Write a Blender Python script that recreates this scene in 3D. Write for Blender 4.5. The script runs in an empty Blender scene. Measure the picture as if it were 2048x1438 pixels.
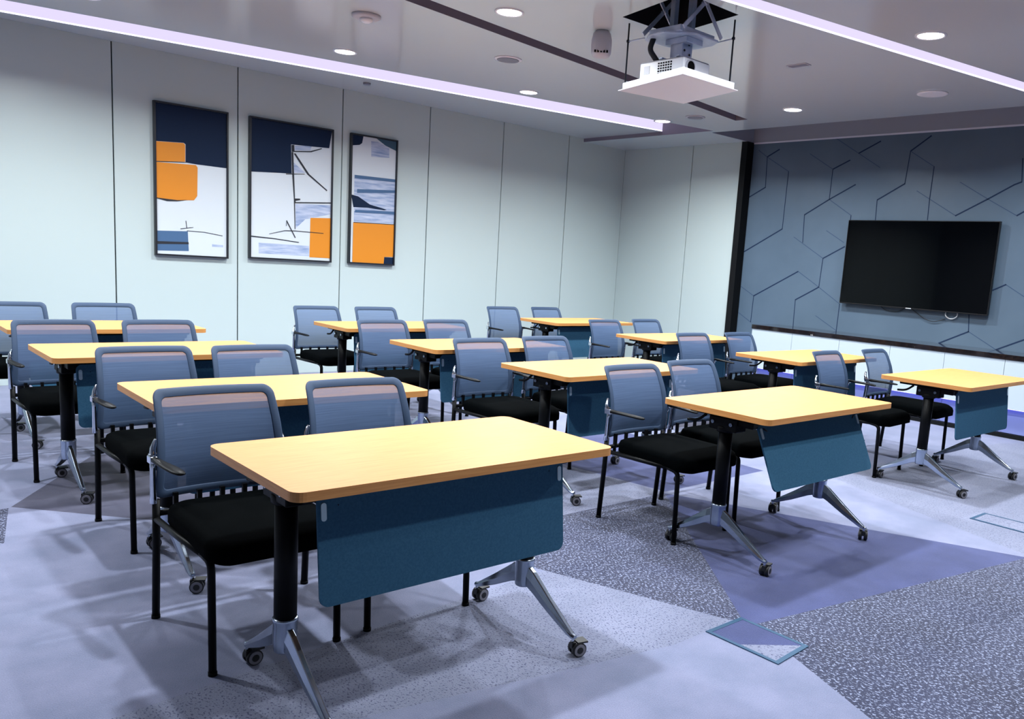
import bpy, bmesh, math, random, json
from mathutils import Vector, Matrix
random.seed(7)
DATA = json.loads(r'''{"cam": {"loc": [0, 0, 1.3764], "r": [0.733191, -0.676813, 0.065994], "u": [0.058355, 0.15931, 0.985502], "f": [0.677515, 0.71871, -0.1563], "F": 1655.406023105779, "cx": 1153.158717135128, "cy": 787.602487378329}, "hex": [[[6.3099, 2.8929], [6.1747, 2.8065], [6.0079, 2.8882]], [[6.1747, 2.8065], [5.8482, 2.6231], [5.8538, 1.9435], [6.4669, 1.6051]], [[6.1739, 2.8], [6.157, 2.4425], [6.4611, 2.2882]], [[5.5758, 2.8146], [5.257, 2.628], [5.0528, 2.7203]], [[5.257, 2.628], [5.2603, 2.2883], [5.566, 2.1127], [5.5503, 1.7894]], [[4.951, 2.4489], [5.2603, 2.2883], [4.9629, 2.109], [4.9627, 2.0546]], [[5.2503, 1.9324], [5.0142, 1.8042]], [[5.6773, 1.8502], [5.2573, 1.614], [4.9968, 1.7577]], [[5.2573, 1.614], [5.2699, 1.2789], [5.5678, 1.1074], [5.5584, 0.7456]], [[5.5697, 1.4467], [5.2699, 1.2789], [4.9774, 1.1053], [4.981, 0.7699]], [[5.5697, 1.4467], [6.1718, 1.1105], [6.4505, 1.2512]], [[6.1718, 1.1105], [6.179, 0.7797]], [[6.4636, 0.9267], [6.179, 0.7797]], [[5.2686, 0.943], [4.9895, 0.8006]], [[5.2545, 2.9698], [4.9555, 2.791], [4.7081, 2.908]], [[4.9555, 2.791], [4.6819, 2.6274]], [[4.1473, 2.9305], [4.3532, 2.7846], [4.3724, 2.4458], [4.6678, 2.2769], [4.6604, 2.0571]], [[4.3532, 2.7846], [4.0758, 2.6146], [4.0789, 2.2811], [4.0732, 2.0659]], [[4.2277, 2.3673], [4.0789, 2.2811], [3.7846, 2.1104], [3.4845, 2.2754], [3.7808, 2.4469]], [[3.2498, 2.4118], [3.4845, 2.2754], [3.1877, 2.1131], [3.1146, 2.16]], [[3.2099, 2.6595], [3.1866, 2.4362], [3.2498, 2.4118]], [[3.3156, 1.376], [3.1949, 1.4416], [2.9969, 1.3277]], [[3.511, 1.1224], [3.4917, 0.9419], [3.7805, 0.7888]], [[3.4917, 0.9419], [3.199, 0.7905], [2.9401, 0.9255]]], "art": {"p1": {"navy": [[[2.4762, 2.5578], [3.0919, 2.5557], [3.0795, 2.0578], [2.8197, 2.0595], [2.7201, 2.0648], [2.7214, 2.2308], [2.7041, 2.2425], [2.4754, 2.225]]], "orange": [[[2.4776, 2.223], [2.7041, 2.2402], [2.7179, 2.2244], [2.7167, 2.0703], [2.481, 2.046]], [[2.4809, 2.0378], [2.8138, 2.0527], [2.829, 2.0306], [2.824, 1.7644], [2.7941, 1.7225], [2.6535, 1.7088], [2.477, 1.7151]]], "steel": [[[2.479, 1.4126], [2.7354, 1.4255], [2.7436, 1.2385], [2.4769, 1.2291]]], "ink": [[[2.4779, 1.3156], [2.7418, 1.3232], [2.744, 1.3037], [2.4776, 1.2892]], [[2.4799, 2.0459], [2.726, 2.0691], [2.7259, 2.0632], [2.4798, 2.0389]], [[2.6687, 1.4473], [2.7866, 1.4685], [2.7866, 1.4636], [2.6687, 1.4412]], [[2.7161, 1.5238], [2.722, 1.5243], [2.7286, 1.4579], [2.7227, 1.4575]], [[2.7272, 1.4322], [2.8885, 1.4306], [3.0604, 1.408], [3.0604, 1.4029], [2.8884, 1.4256], [2.7272, 1.4273]], [[2.477, 1.7151], [2.642, 1.7088], [2.7351, 1.7192], [2.6419, 1.6981], [2.5502, 1.6915], [2.477, 1.7092]]], "mist": [[[2.9613, 1.3174], [3.0666, 1.314], [3.0666, 1.2938], [2.9612, 1.2924]]]}, "p2": {"navy": [[[3.3589, 2.5624], [4.1831, 2.5695], [4.1648, 2.3949], [3.7475, 2.3757], [3.758, 2.0868], [3.3614, 2.0561]]], "orange": [[[3.9684, 1.6558], [4.1797, 1.6709], [4.181, 1.2455], [3.9636, 1.2451]]], "ink": [[[3.7517, 2.3699], [3.7819, 2.3742], [3.7854, 2.3167], [3.7552, 2.3062]], [[3.7552, 2.3126], [3.9571, 2.3375], [4.0778, 2.3829], [4.0852, 2.376], [3.9643, 2.3267], [3.7553, 2.3023]], [[3.7526, 2.2994], [3.7718, 2.302], [3.7959, 1.8364], [3.8043, 1.5266], [3.7973, 1.5261], [3.7848, 1.8353], [3.7622, 2.0809]], [[3.7761, 2.2896], [3.7968, 2.2924], [3.9467, 2.1027], [4.1517, 1.9593], [4.1445, 1.9504], [3.9256, 2.0975]], [[3.6963, 2.0795], [3.8973, 2.0994], [3.8973, 2.0942], [3.6964, 2.0705]], [[3.7889, 1.8383], [3.8518, 1.842], [3.852, 1.8288], [3.8032, 1.8161], [3.8033, 1.803], [4.1763, 1.8362], [4.1765, 1.8254], [3.7896, 1.7911]], [[3.3646, 1.428], [3.5806, 1.4182], [3.8441, 1.396], [3.8442, 1.3893], [3.5807, 1.4104], [3.3646, 1.4177]], [[3.5262, 1.4602], [3.6891, 1.5061], [3.8002, 1.5117], [4.1165, 1.5079], [4.1166, 1.5024], [3.8003, 1.5051], [3.6892, 1.4995], [3.5263, 1.4562]], [[3.7017, 1.6071], [3.7128, 1.608], [3.8082, 1.4404], [3.8013, 1.4359]], [[3.7024, 1.5519], [3.7086, 1.6077], [3.7142, 1.6055], [3.7079, 1.5497]]], "mist": [[[3.4202, 1.362], [3.9588, 1.3628], [3.9606, 1.2545], [3.4209, 1.2555]], [[3.8036, 1.7845], [4.1769, 1.8065], [4.1789, 1.7116], [3.9115, 1.635], [3.807, 1.5335]], [[3.7773, 2.1994], [3.9041, 2.1108], [3.7786, 2.0958]], [[3.7888, 2.3687], [3.9703, 2.3916], [3.957, 2.3427], [3.7894, 2.3237]]]}, "p3": {"navy": [[[4.4518, 2.5697], [4.5596, 2.5612], [4.5458, 2.5021], [4.5155, 2.4788], [4.4546, 2.4621]], [[4.4559, 1.946], [4.515, 1.9326], [4.6586, 1.8588], [4.8696, 1.8217], [4.8372, 1.8117], [4.628, 1.8209], [4.4594, 1.8123]], [[4.8545, 1.2922], [4.9675, 1.2938], [4.9648, 1.2277], [4.8482, 1.2338]]], "teal": [[[4.7166, 2.5539], [4.9499, 2.5736], [4.9534, 2.4759], [4.8299, 2.5147]]], "mist": [[[4.6539, 2.5381], [4.7328, 2.5425], [4.8792, 2.4937], [4.8828, 2.3892], [4.6589, 2.3737]], [[4.4627, 2.1569], [4.9564, 2.1653], [4.9657, 1.6718], [4.4682, 1.6533]]], "steel": [[[4.4657, 2.1572], [4.9531, 2.1649], [4.9542, 2.1338], [4.4666, 2.1231]], [[4.4974, 2.0096], [4.9525, 2.0439], [4.9535, 2.0155], [4.4985, 1.9683]], [[4.4802, 1.7865], [4.9609, 1.8084], [4.9537, 1.7761], [4.4732, 1.7581]]], "orange": [[[4.4605, 1.6485], [4.9494, 1.6633], [4.9572, 1.3006], [4.8544, 1.2951], [4.848, 1.2396], [4.4602, 1.2431]]], "ink": [[[4.4635, 1.6529], [4.9493, 1.6677], [4.9495, 1.6605], [4.4637, 1.646]]]}}, "tabs": {"A1": [0.8814, 1.9537, -0.0313], "A2": [0.9339, 3.2186, -0.7631], "A3": [0.8666, 4.6288, 0.2371], "B1": [3.0653, 2.0151, 0.1632], "B2": [3.0536, 3.3173, 0.3538], "B3": [3.0096, 4.5657, -0.7287], "B4": [3.0897, 5.9236, -0.294], "C1": [5.4421, 2.1062, 0.331], "C2": [5.4322, 3.3491, -1.1219], "C3": [5.4764, 4.7349, -0.1065], "C4": [5.6364, 6.3332, 0.9841], "A4": [0.8871, 5.9596, 0.0204]}, "dims": {"cH": 3.0156885343330244, "Yw": 8.507728912196637, "Xw": 8.652267824444067, "Xb": 8.305316645657712, "Xg": 8.760362404798482, "zl": 0.7909684582543057, "sx": [2.1148, 3.2206, 4.3284, 5.4166, 6.4867, 7.5807], "w2": 7.265314554535446, "L": 1.1612892082445672, "D": 0.6180685950685917}}''')
PI = math.pi
scene = bpy.context.scene
COL = scene.collection
D_ = DATA['dims']
Z0 = 2.985            # main ceiling level
ZS = 3.03             # raised strip of ceiling beside the left wall
YW = D_['Yw']; XW = D_['Xw']; XG = D_['Xg']; XB = D_['Xb']
XMIN, YMIN = -1.7, -1.7

# ------------------------------------------------------------------ materials
def lin(c):
    return tuple(((v/255)/12.92 if v/255 <= .04045 else ((v/255+.055)/1.055)**2.4) for v in c) + (1,)

def mat(name, rgb, rough=.5, metal=0, spec=.5, coat=0, emit=None, es=0):
    m = bpy.data.materials.new(name); m.use_nodes = True
    b = m.node_tree.nodes['Principled BSDF']
    b.inputs['Base Color'].default_value = lin(rgb)
    b.inputs['Roughness'].default_value = rough
    b.inputs['Metallic'].default_value = metal
    b.inputs['Specular IOR Level'].default_value = spec
    b.inputs['Coat Weight'].default_value = coat
    if emit:
        b.inputs['Emission Color'].default_value = lin(emit)
        b.inputs['Emission Strength'].default_value = es
    return m

def nodes(m):
    nt = m.node_tree
    return nt, nt.nodes, nt.links, nt.nodes['Principled BSDF']

def ramp(N, stops, interp='LINEAR'):
    r = N.new('ShaderNodeValToRGB'); r.color_ramp.interpolation = interp
    e = r.color_ramp.elements
    while len(e) > 1: e.remove(e[-1])
    e[0].position = stops[0][0]; e[0].color = lin(stops[0][1])
    for p, c in stops[1:]:
        x = e.new(p); x.color = lin(c)
    return r

def noisy(name, stops, scale=(1, 1, 1), nscale=5, detail=3, rough=.5, spec=.5, coat=0, bump=0, bscale=200, metal=0, dist=0.0):
    m = mat(name, stops[0][1], rough, metal, spec, coat)
    nt, N, L, b = nodes(m)
    tc = N.new('ShaderNodeTexCoord'); mp = N.new('ShaderNodeMapping')
    mp.inputs['Scale'].default_value = scale
    L.new(tc.outputs['Object'], mp.inputs['Vector'])
    n = N.new('ShaderNodeTexNoise'); n.inputs['Scale'].default_value = nscale; n.inputs['Detail'].default_value = detail
    n.inputs['Distortion'].default_value = dist
    L.new(mp.outputs['Vector'], n.inputs['Vector'])
    r = ramp(N, stops); L.new(n.outputs['Fac'], r.inputs['Fac']); L.new(r.outputs['Color'], b.inputs['Base Color'])
    if bump:
        n2 = N.new('ShaderNodeTexNoise'); n2.inputs['Scale'].default_value = bscale; n2.inputs['Detail'].default_value = 2
        L.new(tc.outputs['Object'], n2.inputs['Vector'])
        bp = N.new('ShaderNodeBump'); bp.inputs['Strength'].default_value = bump; bp.inputs['Distance'].default_value = .004
        L.new(n2.outputs['Fac'], bp.inputs['Height']); L.new(bp.outputs['Normal'], b.inputs['Normal'])
    return m

def carpet(name, base, base2, fleck=None, amount=.0, fscale=130, bump=.5, mix2=None):
    """cut pile carpet: soft cloudy base, optional coloured flecks"""
    m = mat(name, base, .95, 0, .1)
    nt, N, L, b = nodes(m)
    tc = N.new('ShaderNodeTexCoord')
    n = N.new('ShaderNodeTexNoise'); n.inputs['Scale'].default_value = 3.2; n.inputs['Detail'].default_value = 5; n.inputs['Roughness'].default_value = .6
    L.new(tc.outputs['Object'], n.inputs['Vector'])
    r = ramp(N, [(.35, base), (.65, base2)]); L.new(n.outputs['Fac'], r.inputs['Fac'])
    # fine pile grain
    g = N.new('ShaderNodeTexNoise'); g.inputs['Scale'].default_value = 260; g.inputs['Detail'].default_value = 2
    L.new(tc.outputs['Object'], g.inputs['Vector'])
    gm = N.new('ShaderNodeMapRange'); gm.inputs[1].default_value = .3; gm.inputs[2].default_value = .7; gm.inputs[3].default_value = .86; gm.inputs[4].default_value = 1.12
    L.new(g.outputs['Fac'], gm.inputs[0])
    mul = N.new('ShaderNodeMix'); mul.data_type = 'RGBA'; mul.blend_type = 'MULTIPLY'; mul.inputs[0].default_value = 1
    L.new(r.outputs['Color'], mul.inputs[6]); L.new(gm.outputs[0], mul.inputs[7])
    out = mul.outputs[2]
    if fleck:
        mp = N.new('ShaderNodeMapping'); mp.inputs['Rotation'].default_value = (0, 0, .7); mp.inputs['Scale'].default_value = (1, .62, 1)
        L.new(tc.outputs['Object'], mp.inputs['Vector'])
        v = N.new('ShaderNodeTexNoise'); v.inputs['Scale'].default_value = fscale; v.inputs['Detail'].default_value = 1.5; v.inputs['Roughness'].default_value = .6
        L.new(mp.outputs['Vector'], v.inputs['Vector'])
        mr = N.new('ShaderNodeMapRange'); mr.inputs[1].default_value = amount; mr.inputs[2].default_value = amount+.09
        L.new(v.outputs['Fac'], mr.inputs[0])
        mx = N.new('ShaderNodeMix'); mx.data_type = 'RGBA'
        mx.inputs[7].default_value = lin(fleck); L.new(out, mx.inputs[6]); L.new(mr.outputs[0], mx.inputs[0])
        out = mx.outputs[2]
    L.new(out, b.inputs['Base Color'])
    bp = N.new('ShaderNodeBump'); bp.inputs['Strength'].default_value = bump; bp.inputs['Distance'].default_value = .004
    L.new(g.outputs['Fac'], bp.inputs['Height']); L.new(bp.outputs['Normal'], b.inputs['Normal'])
    b.inputs['Sheen Weight'].default_value = .3
    return m

M = {}
M['wall'] = mat('painted_panel', (184, 197, 196), .35, 0, .4)
M['wall_far'] = mat('grey_rear_wall', (128, 132, 140), .6)
M['gap'] = mat('panel_gap', (20, 26, 34), .8, 0, .1)
M['ceil'] = mat('gloss_ceiling', (192, 202, 208), .16, 0, .45, .15)
M['pelmet'] = mat('pelmet_grey', (140, 146, 160), .6)
M['ceil_trim'] = mat('ceiling_trim', (210, 212, 226), .3)
M['cavity'] = mat('cavity_shade', (30, 30, 36), .9, 0, .1)  # the hatch's lack of light is put into this dark colour
M['slot'] = mat('grey_slot', (118, 114, 130), .6)
M['led'] = mat('led_lavender', (60, 60, 70), .4, emit=(222, 212, 248), es=.66)
M['led_edge'] = mat('led_bright_edge', (245, 240, 255), .4, emit=(240, 232, 255), es=.8)
M['lamp'] = mat('lamp_white', (255, 255, 255), .3, emit=(250, 250, 255), es=14)
M['white'] = mat('white_plastic', (225, 228, 236), .35)
M['offwhite'] = mat('offwhite_plastic', (176, 178, 190), .4)
M['greyplastic'] = mat('grey_plastic', (120, 122, 136), .5)
M['black'] = mat('black_powder_coat', (5, 6, 8), .45, 0, .12)
M['blackmatte'] = mat('black_matte', (6, 8, 11), .7, 0, .2)
M['feature'] = noisy('slate_blue_panel', [(.3, (80, 98, 116)), (.7, (86, 104, 122))], nscale=2, rough=.42, spec=.35)
M['groove'] = mat('dark_groove', (26, 44, 72), .7, 0, .2)
M['groove_light'] = mat('fine_groove', (56, 76, 104), .6, 0, .2)
M['cab'] = mat('white_cabinet', (184, 196, 203), .3)
M['cabgap'] = mat('cabinet_joint', (150, 165, 180), .5)
M['bluelow'] = mat('recess_panel_led_tint', (120, 130, 186), .5)  # violet LED light on the panel is partly put into its colour
M['ledblue'] = mat('led_violet', (230, 225, 255), .4, emit=(150, 145, 255), es=2.2)
M['screen'] = mat('screen_glass', (2, 3, 5), .05, 0, .16)
M['tvframe'] = mat('tv_bezel', (12, 14, 18), .35)
M['chrome'] = mat('polished_chrome', (205, 212, 222), .12, 1)
M['alu'] = noisy('cast_aluminium', [(.3, (150, 162, 178)), (.7, (176, 186, 200))], nscale=6, rough=.2, metal=1)
M['steel'] = noisy('blue_grey_steel', [(.3, (168, 184, 212)), (.7, (196, 208, 230))], nscale=12, rough=.4, metal=.2)
M['rod'] = mat('dark_rod', (32, 38, 48), .4, .7)
M['rubber'] = mat('caster_black', (14, 15, 18), .5)
M['castergrey'] = mat('caster_grey', (120, 118, 126), .45)
M['seat'] = noisy('black_seat_fabric', [(.3, (1, 2, 3)), (.7, (3, 5, 6))], nscale=160, rough=.95, spec=.02, bump=.2, bscale=500)
M['clip'] = mat('silver_clip', (175, 200, 212), .3, .3)
M['modesty'] = noisy('blue_felt', [(.35, (44, 82, 108)), (.65, (50, 90, 116))], nscale=140, rough=.9, spec=.15, bump=.25, bscale=600)
M['edge'] = noisy('wood_edge', [(.3, (186, 124, 64)), (.7, (204, 144, 80))], scale=(1.2, 1.2, 30), nscale=6, rough=.45)
M['navy'] = mat('paint_navy', (10, 30, 56), .7, 0, .2)
M['orange'] = mat('paint_orange', (208, 126, 6), .55)
M['canvas'] = mat('paint_white', (200, 208, 214), .6)
M['ink'] = mat('paint_ink', (16, 22, 34), .6)
M['steelblue'] = mat('paint_steel_blue', (58, 92, 130), .6)
M['teal'] = mat('paint_teal', (44, 78, 98), .6)
M['mist'] = noisy('paint_mist', [(.3, (118, 140, 178)), (.7, (190, 198, 216))], scale=(1, 1, 7), nscale=5, detail=5, rough=.6)
M['frame'] = mat('frame_black', (14, 20, 30), .4)
M['cablewhite'] = mat('cable_white', (225, 228, 232), .4)
M['cableblack'] = mat('cable_black', (16, 22, 30), .5)
M['floorframe'] = mat('floor_box_metal', (52, 84, 112), .45, .4)
M['plain'] = carpet('carpet_lavender', (106, 113, 140), (124, 128, 156))
M['specklight'] = carpet('carpet_light_fleck', (108, 114, 137), (121, 126, 150), (56, 60, 94), .56, 150)
M['speckdark'] = carpet('carpet_dark_fleck', (33, 37, 62), (41, 46, 74), (128, 136, 164), .54, 125)
M['purple'] = carpet('carpet_violet', (46, 54, 96), (58, 66, 112))
M['plum'] = carpet('carpet_plum', (56, 57, 78), (66, 66, 88))

def marble():
    m = mat('dark_marble', (26, 20, 20), .08, 0, .6, .4)
    nt, N, L, b = nodes(m)
    tc = N.new('ShaderNodeTexCoord')
    n = N.new('ShaderNodeTexNoise'); n.inputs['Scale'].default_value = 7; n.inputs['Detail'].default_value = 8; n.inputs['Distortion'].default_value = 2.2
    L.new(tc.outputs['Object'], n.inputs['Vector'])
    r = ramp(N, [(0, (12, 10, 12)), (.5, (24, 19, 20)), (.57, (40, 30, 27)), (.6, (26, 20, 20)), (.70, (16, 14, 16)), (.735, (220, 214, 208)), (.76, (24, 20, 20))])
    L.new(n.outputs['Fac'], r.inputs['Fac']); L.new(r.outputs['Color'], b.inputs['Base Color'])
    return m
M['marble'] = marble()

def wood():
    m = mat('oak_laminate', (240, 196, 120), .46, 0, .3)
    nt, N, L, b = nodes(m)
    tc = N.new('ShaderNodeTexCoord'); mp = N.new('ShaderNodeMapping'); mp.inputs['Scale'].default_value = (1.4, 34, 1)
    L.new(tc.outputs['Object'], mp.inputs['Vector'])
    n = N.new('ShaderNodeTexNoise'); n.inputs['Scale'].default_value = 4; n.inputs['Detail'].default_value = 6; n.inputs['Roughness'].default_value = .65
    L.new(mp.outputs['Vector'], n.inputs['Vector'])
    r = ramp(N, [(.25, (186, 128, 72)), (.5, (200, 142, 84)), (.75, (208, 152, 94))])
    L.new(n.outputs['Fac'], r.inputs['Fac']); L.new(r.outputs['Color'], b.inputs['Base Color'])
    return m
M['wood'] = wood()

def mesh_fabric():
    m = mat('blue_grey_mesh', (92, 112, 152), .75, 0, .2)
    nt, N, L, b = nodes(m)
    tc = N.new('ShaderNodeTexCoord'); mp = N.new('ShaderNodeMapping'); mp.inputs['Scale'].default_value = (3, 3, 240)
    L.new(tc.outputs['Object'], mp.inputs['Vector'])
    n = N.new('ShaderNodeTexNoise'); n.inputs['Scale'].default_value = 1.2; n.inputs['Detail'].default_value = 2
    L.new(mp.outputs['Vector'], n.inputs['Vector'])
    r = ramp(N, [(.3, (70, 88, 118)), (.7, (78, 97, 128))]); L.new(n.outputs['Fac'], r.inputs['Fac']); L.new(r.outputs['Color'], b.inputs['Base Color'])
    mr = N.new('ShaderNodeMapRange'); mr.inputs[1].default_value = .3; mr.inputs[2].default_value = .7; mr.inputs[3].default_value = .80; mr.inputs[4].default_value = .90
    L.new(n.outputs['Fac'], mr.inputs[0]); L.new(mr.outputs[0], b.inputs['Alpha'])
    return m
M['mesh'] = mesh_fabric()
M['meshframe'] = mat('slate_frame', (52, 68, 92), .6, 0, .2)

# ------------------------------------------------------------------ mesh builder
class MB:
    def __init__(self): self.v = []; self.f = []; self.m = []; self.s = []
    def add(self, vs, fs, mi=0, smooth=False, mx=None):
        o = len(self.v)
        for p in vs:
            p = Vector(p)
            self.v.append(tuple(mx @ p) if mx else tuple(p))
        for f in fs: self.f.append([o+i for i in f]); self.m.append(mi); self.s.append(smooth)
    def box(self, a, b, mi=0, mx=None):
        x0, y0, z0 = a; x1, y1, z1 = b
        vs = [(x0,y0,z0),(x1,y0,z0),(x1,y1,z0),(x0,y1,z0),(x0,y0,z1),(x1,y0,z1),(x1,y1,z1),(x0,y1,z1)]
        self.add(vs, [(0,3,2,1),(4,5,6,7),(0,1,5,4),(1,2,6,5),(2,3,7,6),(3,0,4,7)], mi, False, mx)
    def prism(self, poly, z0, z1, mi=0, side=None, mx=None, smooth=False):
        n = len(poly)
        self.add([(x, y, z0) for x, y in poly]+[(x, y, z1) for x, y in poly], [tuple(range(n-1, -1, -1)), tuple(range(n, 2*n))], mi, False, mx)
        self.add([(x, y, z0) for x, y in poly]+[(x, y, z1) for x, y in poly], [(i, (i+1) % n, n+(i+1) % n, n+i) for i in range(n)], mi if side is None else side, smooth, mx)
    def loft(self, rings, mi=0, cap=True, smooth=True, mx=None):
        n = len(rings[0]); vs = [p for r in rings for p in r]; fs = []
        for k in range(len(rings)-1):
            for i in range(n): fs.append((k*n+i, k*n+(i+1) % n, (k+1)*n+(i+1) % n, (k+1)*n+i))
        self.add(vs, fs, mi, smooth, mx)
        if cap:
            self.add(rings[0], [tuple(range(n-1, -1, -1))], mi, False, mx)
            self.add(rings[-1], [tuple(range(n))], mi, False, mx)
    def tube(self, pts, r, mi=0, n=12, sy=1.0, cap=True):
        pts = [Vector(p) for p in pts]; rr = r if isinstance(r, (list, tuple)) else [r]*len(pts)
        rings = []; up = None
        for i, p in enumerate(pts):
            t = (pts[min(i+1, len(pts)-1)]-pts[max(i-1, 0)]).normalized()
            if up is None:
                a = Vector((1, 0, 0)) if abs(t.x) < .8 else Vector((0, 1, 0)); up = (a - t*a.dot(t)).normalized()
            else: up = (up - t*up.dot(t)).normalized()
            w = t.cross(up)
            rings.append([tuple(p+up*math.cos(2*PI*k/n)*rr[i]+w*math.sin(2*PI*k/n)*rr[i]*sy) for k in range(n)])
        self.loft(rings, mi, cap)
    def cyl(self, p, q, r, mi=0, n=20, r2=None):
        self.tube([p, q], [r, r if r2 is None else r2], mi, n)
    def build(self, name, mats, parent=None, bevel=0, seg=2, loc=None):
        me = bpy.data.meshes.new(name); me.from_pydata(self.v, [], self.f)
        for i, p in enumerate(me.polygons): p.material_index = self.m[i]; p.use_smooth = self.s[i]
        bm = bmesh.new(); bm.from_mesh(me); bmesh.ops.remove_doubles(bm, verts=bm.verts, dist=1e-5)
        bmesh.ops.recalc_face_normals(bm, faces=bm.faces); bm.to_mesh(me); bm.free()
        for m in (mats if isinstance(mats, (list, tuple)) else [mats]): me.materials.append(M[m])
        o = bpy.data.objects.new(name, me); COL.objects.link(o)
        if parent: o.parent = parent
        if loc: o.location = loc
        if bevel:
            md = o.modifiers.new('bevel', 'BEVEL'); md.width = bevel; md.segments = seg; md.limit_method = 'ANGLE'; md.angle_limit = math.radians(40)
            md.harden_normals = False
        return o

def bend(pts, rad=.04, n=6):
    """round the corners of a polyline"""
    pts = [Vector(p) for p in pts]; out = [pts[0]]
    for i in range(1, len(pts)-1):
        a, b, c = pts[i-1], pts[i], pts[i+1]
        d1 = (a-b); d2 = (c-b); r = min(rad, d1.length*.49, d2.length*.49)
        s = b+d1.normalized()*r; e = b+d2.normalized()*r
        for k in range(n+1):
            t = k/n; out.append(s*(1-t)**2+b*2*t*(1-t)+e*t*t)
    out.append(pts[-1]); return out

def rrect(w, h, r, n=6, cx=0, cy=0):
    out = []
    for sx, sy, a0 in ((1, 1, 0), (-1, 1, PI/2), (-1, -1, PI), (1, -1, 1.5*PI)):
        for k in range(n+1):
            a = a0+PI/2*k/n
            out.append((cx+sx*(w/2-r)+r*math.cos(a), cy+sy*(h/2-r)+r*math.sin(a)))
    return out

def empty(name, label, cat, loc=(0, 0, 0), rz=0, group=None):
    o = bpy.data.objects.new(name, None); COL.objects.link(o); o.location = loc; o.rotation_euler = (0, 0, rz)
    o.empty_display_size = .1
    o['label'] = label; o['category'] = cat
    if group: o['group'] = group
    return o
def tag(o, label, cat, group=None):
    o['label'] = label; o['category'] = cat
    if group: o['group'] = group
    return o
def struct(o, label=None):
    o['kind'] = 'structure'
    if label: o['label'] = label
    return o
def copy_tree(o, parent=None):
    c = o.copy(); COL.objects.link(c); c.parent = parent
    for ch in list(o.children): copy_tree(ch, c)
    return c

# ------------------------------------------------------------------ planar partition
def split_plane(lines, rect, z, classify, flip=False):
    """a flat rectangle cut by lines; classify(x, y) -> material index or None for a hole"""
    bm = bmesh.new(); x0, y0, x1, y1 = rect
    bm.faces.new([bm.verts.new(p) for p in ((x0, y0, z), (x1, y0, z), (x1, y1, z), (x0, y1, z))])
    for (ax, ay), (bx, by) in lines:
        d = Vector((bx-ax, by-ay, 0)); nrm = Vector((-d.y, d.x, 0)).normalized()
        bmesh.ops.bisect_plane(bm, geom=bm.verts[:]+bm.edges[:]+bm.faces[:], plane_co=(ax, ay, z), plane_no=nrm, dist=1e-6)
    dead = []
    for f in bm.faces:
        c = f.calc_center_median(); k = classify(c.x, c.y)
        if k is None: dead.append(f)
        else: f.material_index = k
    bmesh.ops.delete(bm, geom=dead, context='FACES')
    bmesh.ops.recalc_face_normals(bm, faces=bm.faces)
    for f in bm.faces:
        if (f.normal.z < 0) != flip: f.normal_flip()
    return bm
def inside(x, y, poly):
    c = False; n = len(poly)
    for i in range(n):
        (x1, y1), (x2, y2) = poly[i], poly[(i+1) % n]
        if (y1 > y) != (y2 > y) and x < (x2-x1)*(y-y1)/(y2-y1)+x1: c = not c
    return c
def bm_obj(name, bm, mats):
    me = bpy.data.meshes.new(name); bm.to_mesh(me); bm.free()
    for m in mats: me.materials.append(M[m])
    o = bpy.data.objects.new(name, me); COL.objects.link(o); return o

# ------------------------------------------------------------------ floor
regions = [  # carpet facets in metres on the floor
 (1, [(-.6, 2.335), (2.375, 2.650), (2.655, 1.83), (2.483, 1.818), (2.3, 1.817), (1.339, 2.011), (-.6, 2.40)]),
 (2, [(2.17, 3.215), (3.85, 3.23), (2.70, 1.80), (2.655, 1.83), (2.375, 2.65)]),
 (3, [(3.85, 3.23), (4.65, 1.39), (2.70, 1.748), (2.70, 1.80)]),
 (2, [(2.70, 1.748), (4.65, 1.39), (5.45, -.45), (5.5, -1.7), (1.2, -1.7), (2.426, 1.108)]),
 (1, [(5.03, 2.355), (5.30, 3.0), (7.95, 2.75), (8.3, 2.6), (8.3, -1.7), (5.5, -1.7), (5.45, -.45), (4.65, 1.30)]),
 (3, [(3.884, 3.251), (3.70, 4.55), (5.0, 5.1), (4.95, 3.256)]),
 (1, [(2.17, 3.215), (2.3, 4.6), (3.70, 4.55), (3.87, 3.24)]),
 (4, [(.69, 4.747), (1.255, 5.66), (2.25, 5.6), (2.35, 4.3), (1.9, 3.42)]),
 (2, [(-.9, 3.3), (-1.2, 4.3), (.678, 4.735), (.58, 4.2)]),
 (4, [(5.2, 6.6), (5.6, 4.6), (7.6, 4.4), (7.6, 6.6)]),
 (3, [(2.3, 4.6), (1.9, 6.9), (3.3, 6.4)]),
]
lines = []
for _, p in regions:
    for i in range(len(p)): lines.append((p[i], p[(i+1) % len(p)]))
def cls(x, y):
    for k, p in regions:
        if inside(x, y, p): return k
    return 0
fl = bm_obj('floor', split_plane(lines, (XMIN-.1, YMIN-.1, XG+.1, YW+.1), 0, cls), ['plain', 'specklight', 'speckdark', 'purple', 'plum'])
struct(fl, 'lavender and grey carpet with large angular facets')

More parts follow.
